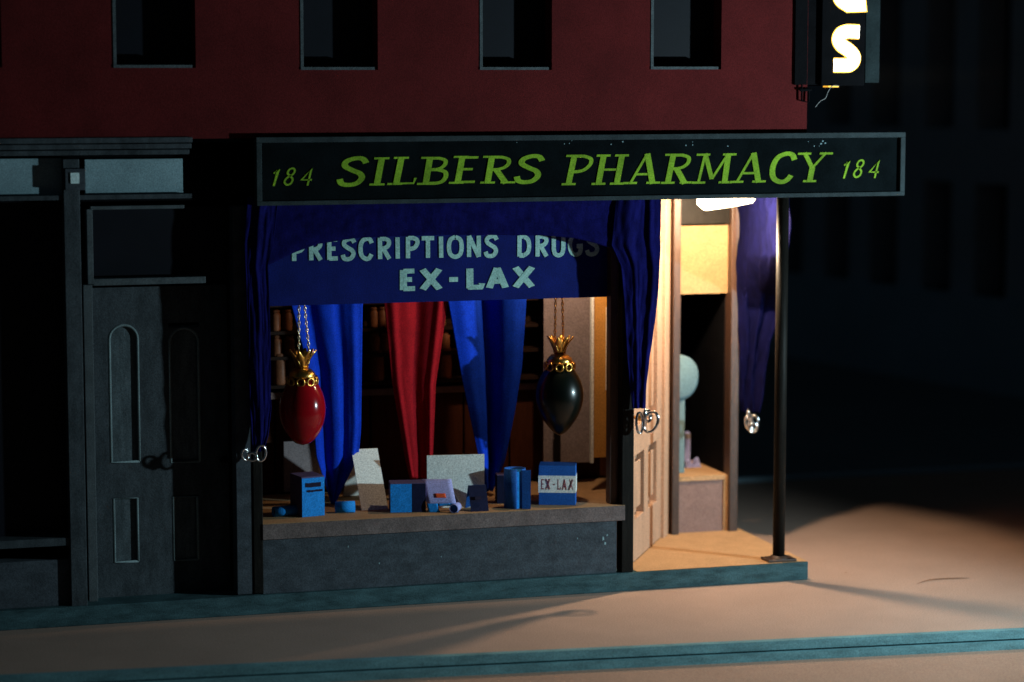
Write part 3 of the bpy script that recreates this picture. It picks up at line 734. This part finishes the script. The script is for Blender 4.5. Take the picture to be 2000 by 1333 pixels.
# lying rolls
def roll(px, py, L, r, rz, label):
    t = spun('paper_roll', base(px, py), rz, label, 'roll', GRP)
    bm = B(); cyl(bm, (-L/2, 0, r), (L/2, 0, r), r, r, 28, caps=False); lobj('tube', bm, M['bluebox'], t, smooth=True, solid=.004)
    bm = B(); cyl(bm, (-L/2+.012, 0, r), (L/2-.012, 0, r), r*.8, r*.8, 20); lobj('filling', bm, M['boxdark'], t, smooth=True)
roll(557, 1008, .145, .029, R_(8), 'small blue roll lying on the ledge at the left end of the window')
roll(674, 1001, .115, .032, R_(-8), 'small blue roll lying in front of the white tent card')
# white tent card
def tent(name, px, py, wd, h, sf, sb, rz, m1, m2, label, th=.006, cat='card'):
    t = spun(name, base(px, py)+EY*sf, rz, label, cat, GRP)
    for s, mm, nm in ((-sf, m1, 'front_leaf'), (sb, m2, 'back_leaf')):
        bm = B(); P = [Vector((-wd/2, 0, h)), Vector((wd/2, 0, h)), Vector((wd/2, s, 0)), Vector((-wd/2, s, 0))]
        prism(bm, P, (0, -th if s < 0 else th, 0)); lobj(nm, bm, mm, t)
    return t
tent('tent_card', 732, 996, 0.160, .325, .265, .24, 0, M['card'], M['card'], 'tall white folded tent card standing open on the ledge')
# blue low box
t = spun('medicine_box', base(797, 1001), R_(-10), 'low wide blue box with a shadow painted on its right half beside the tent card', 'box', GRP)
bm = B(); box(bm, -.105, .105, 0, .13, 0, .172); lobj('body', bm, M['purple'], t, bevel=.002)
bm = B(); box(bm, -.103, .022, -.004, -.001, .001, .169); lobj('front_label', bm, M['bluebox'], t)
bm = B(); box(bm, .024, .104, -.004, -.001, .001, .169); lobj('front_label', bm, M['boxdark'], t, label='painted shadow on the right of the front')  # dark sheet paints a cast shadow over the blue front
# blank white placard
t = spun('placard', base(892, 993)+EY*.02, R_(-14), 'blank rectangular white card standing upright behind the small packets', 'card', GRP)
bm = B(); prism(bm, [Vector((-.170,0,0)), Vector((.170,0,0)), Vector((.172,.05,.312)), Vector((-.170,.05,.306))], (0, .007, 0)); lobj('sheet', bm, M['card'], t)
bm = B(); prism(bm, [Vector((-.03,.05,.25)), Vector((.03,.05,.25)), Vector((.03,.13,0)), Vector((-.03,.13,0))], (0, .004, 0)); lobj('stand', bm, M['card'], t)
# curved lavender leaflet
t = spun('leaflet', base(858, 1001), R_(-16), 'curved lavender and blue leaflet with a small orange mark', 'leaflet', GRP)
def curved(z0, z1, xa, xb, mm, nm, off=0, skew=.03):
    bm = B(); g = []
    for j in range(13):
        z = z0+(z1-z0)*j/12; v = z/.18; y = .10*v**1.7-.015*math.sin(v*PI)-off; s = skew*(1-v)
        g.append([bm.verts.new((x+s*1.4, y, z)) for x in [xa+(xb-xa)*i/6 for i in range(7)]])
    for j in range(12):
        for i in range(6): bm.faces.new((g[j][i], g[j][i+1], g[j+1][i+1], g[j+1][i]))
    return lobj(nm, bm, mm, t, smooth=True, solid=.003)
curved(.052, .18, -.105, .070, M['lav'], 'sheet')
curved(.0, .052, -.105, -.04, M['bluebox'], 'sheet')
curved(.0, .052, .035, .07, M['bluebox'], 'sheet')
curved(.038, .052, -.04, .035, M['bluebox'], 'sheet')
curved(.085, .108, -.045, .018, M['orange'], 'mark', .004)
bm = B(); cyl(bm, (.085, -.03, .026), (.105, .05, .026), .025, .025, 20, caps=False); lobj('curled_end', bm, M['lav'], t, smooth=True, solid=.003)
bm = B(); prism(bm, [Vector((.05,.075,.10)), Vector((.07,.09,.002)), Vector((.078,.09,.002)), Vector((.062,.075,.15)), Vector((.12,.06,.05)), Vector((.117,.06,.038)), Vector((.066,.075,.128))][::1], (0, .004, 0)); lobj('torn_strip', bm, M['lilac'], t)
# dark small tent
t = tent('folded_packet', 938, 999, .108, .145, .07, .07, R_(-2), M['boxdark'], M['boxblue2'], 'small dark navy folded packet standing right of the placard', th=.003, cat='packet')
bm = B(); prism(bm, [Vector((-.025,-.045,.085)), Vector((.015,-.045,.085)), Vector((.015,-.054,.068)), Vector((-.025,-.054,.068))], (0, -.004, 0)); lobj('label_patch', bm, M['ink'], t)
# dark box behind
t = spun('medicine_box', base(985, 984), R_(-10), 'dark box half hidden left of the blue upright roll', 'box', GRP)
bm = B(); box(bm, -.045, .05, 0, .1, 0, .17); lobj('body', bm, M['boxdark'], t, bevel=.002)
bm = B(); box(bm, -.043, .048, .002, .098, .1705, .1725); lobj('lid', bm, M['purple'], t)
# upright roll
t = spun('upright_roll', base(1014, 994)+EY*.05, R_(-16), 'blue rolled card standing upright with a dark vertical slit', 'roll', GRP)
bm = B(); n = 40; g = []
for i in range(n+1):
    a = R_(-88+12)+(2*PI-R_(24))*i/n + R_(22)
    g.append([(.062*math.cos(a)-.012, .058*math.sin(a), 0), (.062*math.cos(a)-.012, .058*math.sin(a), .236)])
vv = [[bm.verts.new(p) for p in q] for q in g]
for i in range(n): bm.faces.new((vv[i][0], vv[i+1][0], vv[i+1][1], vv[i][1]))
lobj('shell', bm, M['boxblue2'], t, smooth=True, solid=.005)
bm = B(); prism(bm, [Vector((.032,-.052,0)), Vector((.082,-.060,0)), Vector((.082,-.060,.232)), Vector((.032,-.052,.230))], (0, .006, 0)); lobj('flap', bm, M['boxblue2'], t)
bm = B(); cyl(bm, (-.012,0,.0), (-.012,0,.222), .053, .053, 30); lobj('lid', bm, M['bluebox'], t)
# EX-LAX box
t = spun('laxative_box', base(1088, 987), R_(-20.5), 'blue box with a white band lettered EX-LAX in dark red', 'box', GRP)
bm = B(); box(bm, -.110, .110, 0, .15, 0, .238); lobj('body', bm, M['boxblue2'], t, bevel=.002)
bm = B(); box(bm, -.1125, .1125, -.0025, .1525, .075, .178); lobj('band', bm, M['card'], t)
lobj('lettering', text_bm('EX-LAX', (-.098, .0004, .095), EX, EZ, -EY, .196, .062, th=.10, gap=.3, jit=.02), M['redink'], t)
# --- side showcase
EZT = ez+.001
def sb(px, py): p = gr(px, py, EZT); p.z = EZT; return p
t = spun('carton', sb(1338, 906)+EY*.03, R_(-14), 'pale lavender carton on the side showcase ledge beside the door', 'box')
bm = B(); box(bm, -.055, .045, 0, .09, 0, .20); lobj('body', bm, M['lav'], t, bevel=.002)
bm = B(); box(bm, .0, .0455, -.003, -.0005, .165, .2); lobj('label_patch', bm, M['lilac'], t)
t = spun('paper_scraps', sb(1350, 914), 0, 'crumpled lavender paper scraps in front of the pale carton', 'paper')
for k, (x, y, s, r) in enumerate(((.045, .0, .034, .4), (-.005, .0, .028, 1.1), (-.045, .01, .03, 2.0))):
    bm = B(); prism(bm, [Vector((x-s, y, 0)), Vector((x+s*.8, y, 0)), Vector((x+s*.3, y+.01, s*1.9)), Vector((x-s*.5, y, s*1.6))], (0, .025, 0))
    rot_local(bm, r*.2, (x, y, 0)); lobj('scrap', bm, M['lav'] if k < 2 else M['boxdark'], t)
sp = sb(1331, 893); sp.y = YE+.15; sp.x = X(1331, 820, sp.y)
t = thing('disc_stand', sp, 'pale blue-grey round disc on a stem inside the side showcase', 'display stand')
zc = at(1341, 737, sp.y).z
bm = B(); box(bm, sp.x-.022, sp.x+.018, sp.y-.015, sp.y+.015, sp.z, zc-.12); obj('stem', bm, M['disc'], t, bevel=.004)
bm = B(); lathe(bm, [(0,-.05),(.12,-.045),(.145,-.03),(.15,0),(.145,.03),(.12,.045),(0,.05)], (0,0,0), 40)
bmesh.ops.rotate(bm, verts=bm.verts, cent=(0,0,0), matrix=Matrix.Rotation(PI/2, 3, 'X')); bmesh.ops.rotate(bm, verts=bm.verts, cent=(0,0,0), matrix=Matrix.Rotation(R_(18), 3, 'Z'))
bmesh.ops.translate(bm, verts=bm.verts, vec=(X(1325, 737, sp.y), sp.y, zc)); obj('disc', bm, M['disc'], t, smooth=True)

# ================================================================== LAMP
t = thing('entrance_lamp', (1.5, .37, 2.38), 'small glowing white lamp fixed under the sign above the entrance', 'lamp')
lz = lambda px, py: at(px, py, .30)
bm = B()
P = [lz(1366, 388), lz(1367, 401), lz(1380, 412), lz(1430, 405), lz(1470, 397), lz(1476, 389)]
prism(bm, P, (0, .05, 0)); obj('diffuser', bm, M['lampwhite'], t)
bm = B(); box(bm, P[0].x-.0, P[5].x+.0, .30, .44, P[0].z+.002, 2.394); obj('case', bm, M['lampcase'], t)

# ================================================================== BLADE SIGN
NY = -.075
t = thing('blade_sign', at(1625, 165, NY), 'black vertical box sign with glowing white letters at the building corner', 'sign')
def nb(bm, a, b, c, d, y0, y1): pbox(bm, a, b, c, d, y0, y1)
zt_ = -420
bm = B(); nb(bm, 1556, zt_, 1580, 166, NY, NY+.2); obj('back_rib', bm, M['black'], t)
bm = B(); nb(bm, 1580, zt_, 1608, 166, NY+.03, NY+.2); obj('side_strip', bm, M['black'], t)
bm = B(); nb(bm, 1608, zt_, 1693, 168, NY, NY+.2); obj('box', bm, M['black'], t, bevel=.004)
bm = B(); nb(bm, 1694, zt_, 1722, 162, NY+.04, NY+.17); obj('side_strip', bm, M['striptrim'], t, bevel=.003)
def neon(ch, px0, py0, px1, py1, pts):
    for nm, mm, th, off in (('letter_edge', M['neonedge'], .315, .002), ('letter', M['neon'], .26, .006)):
        a = at(px0, py1, NY); b = at(px1, py0, NY); W_ = b.x-a.x; H_ = b.z-a.z; bm = B()
        k = 0
        def tf(x, y, o): return Vector((a.x+x*W_, NY-o, a.z+y*H_))
        # even-width stroke in real units: work in metres
        P2 = [(x*W_/H_, y) for x, y in pts]
        stroke(bm, P2, th, lambda x, y, o: Vector((a.x+x*H_, NY-o, a.z+y*H_)), -.002, off)
        obj(nm, bm, mm, t)
neon('S', 1626, 48, 1682, 141, [(.93,.84),(.62,.85)]+cr([(.50,.85),(.28,.80),(.19,.68),(.30,.56),(.55,.46),(.74,.34),(.74,.23),(.60,.15),(.40,.14)])+[(.03,.14)])
neon('G', 1628, -72, 1682, 22, cr([(.93,.86),(.55,.88),(.22,.72),(.13,.48),(.24,.25),(.50,.14)])+[(.87,.14),(.87,.48),(.55,.48)])
bm = B(); tube(bm, [at(*q, NY-.005) for q in ((1566,166),(1566,198),(1579,200),(1580,176))], .006, 8); tube(bm, [at(*q, NY-.005) for q in ((1562,176),(1584,176))], .009, 8)
obj('bracket', bm, M['black'], t)
bm = B(); nb(bm, 1618, 168, 1638, 171, NY+.02, NY+.1); obj('bottom_gap', bm, M['neonedge'], t)
bm = B(); q = cr([(1638,168),(1626,168),(1618,178),(1612,192),(1602,198),(1592,210)], 6); tube(bm, [at(a, b, NY-.01) for a, b in q], .003, 6)
obj('wire', bm, M['wire'], t, smooth=True)

# ================================================================== marks on the pavement
bm = B(); pts = cr([(1790,1141),(1815,1133),(1850,1130),(1893,1129)], 8); n = len(pts)
for i in range(n-1):
    a, b = gr(*pts[i], .004), gr(*pts[i+1], .004); wv = kn*(.012*math.sin(PI*(i+.5)/n)+.002)
    bm.faces.new([bm.verts.new(p) for p in (a-wv, b-wv, b+wv, a+wv)])
for (px, py, s) in ((1652,1119,.010), (1240,1190,.004)):
    c = gr(px, py, .004); bm.faces.new([bm.verts.new(c+Vector((math.cos(u)*s, math.sin(u)*s, 0))) for u in [2*PI*i/8 for i in range(8)]])
structure('sidewalk_scuffs', bm, M['stain'])

scn.render.engine = 'CYCLES'
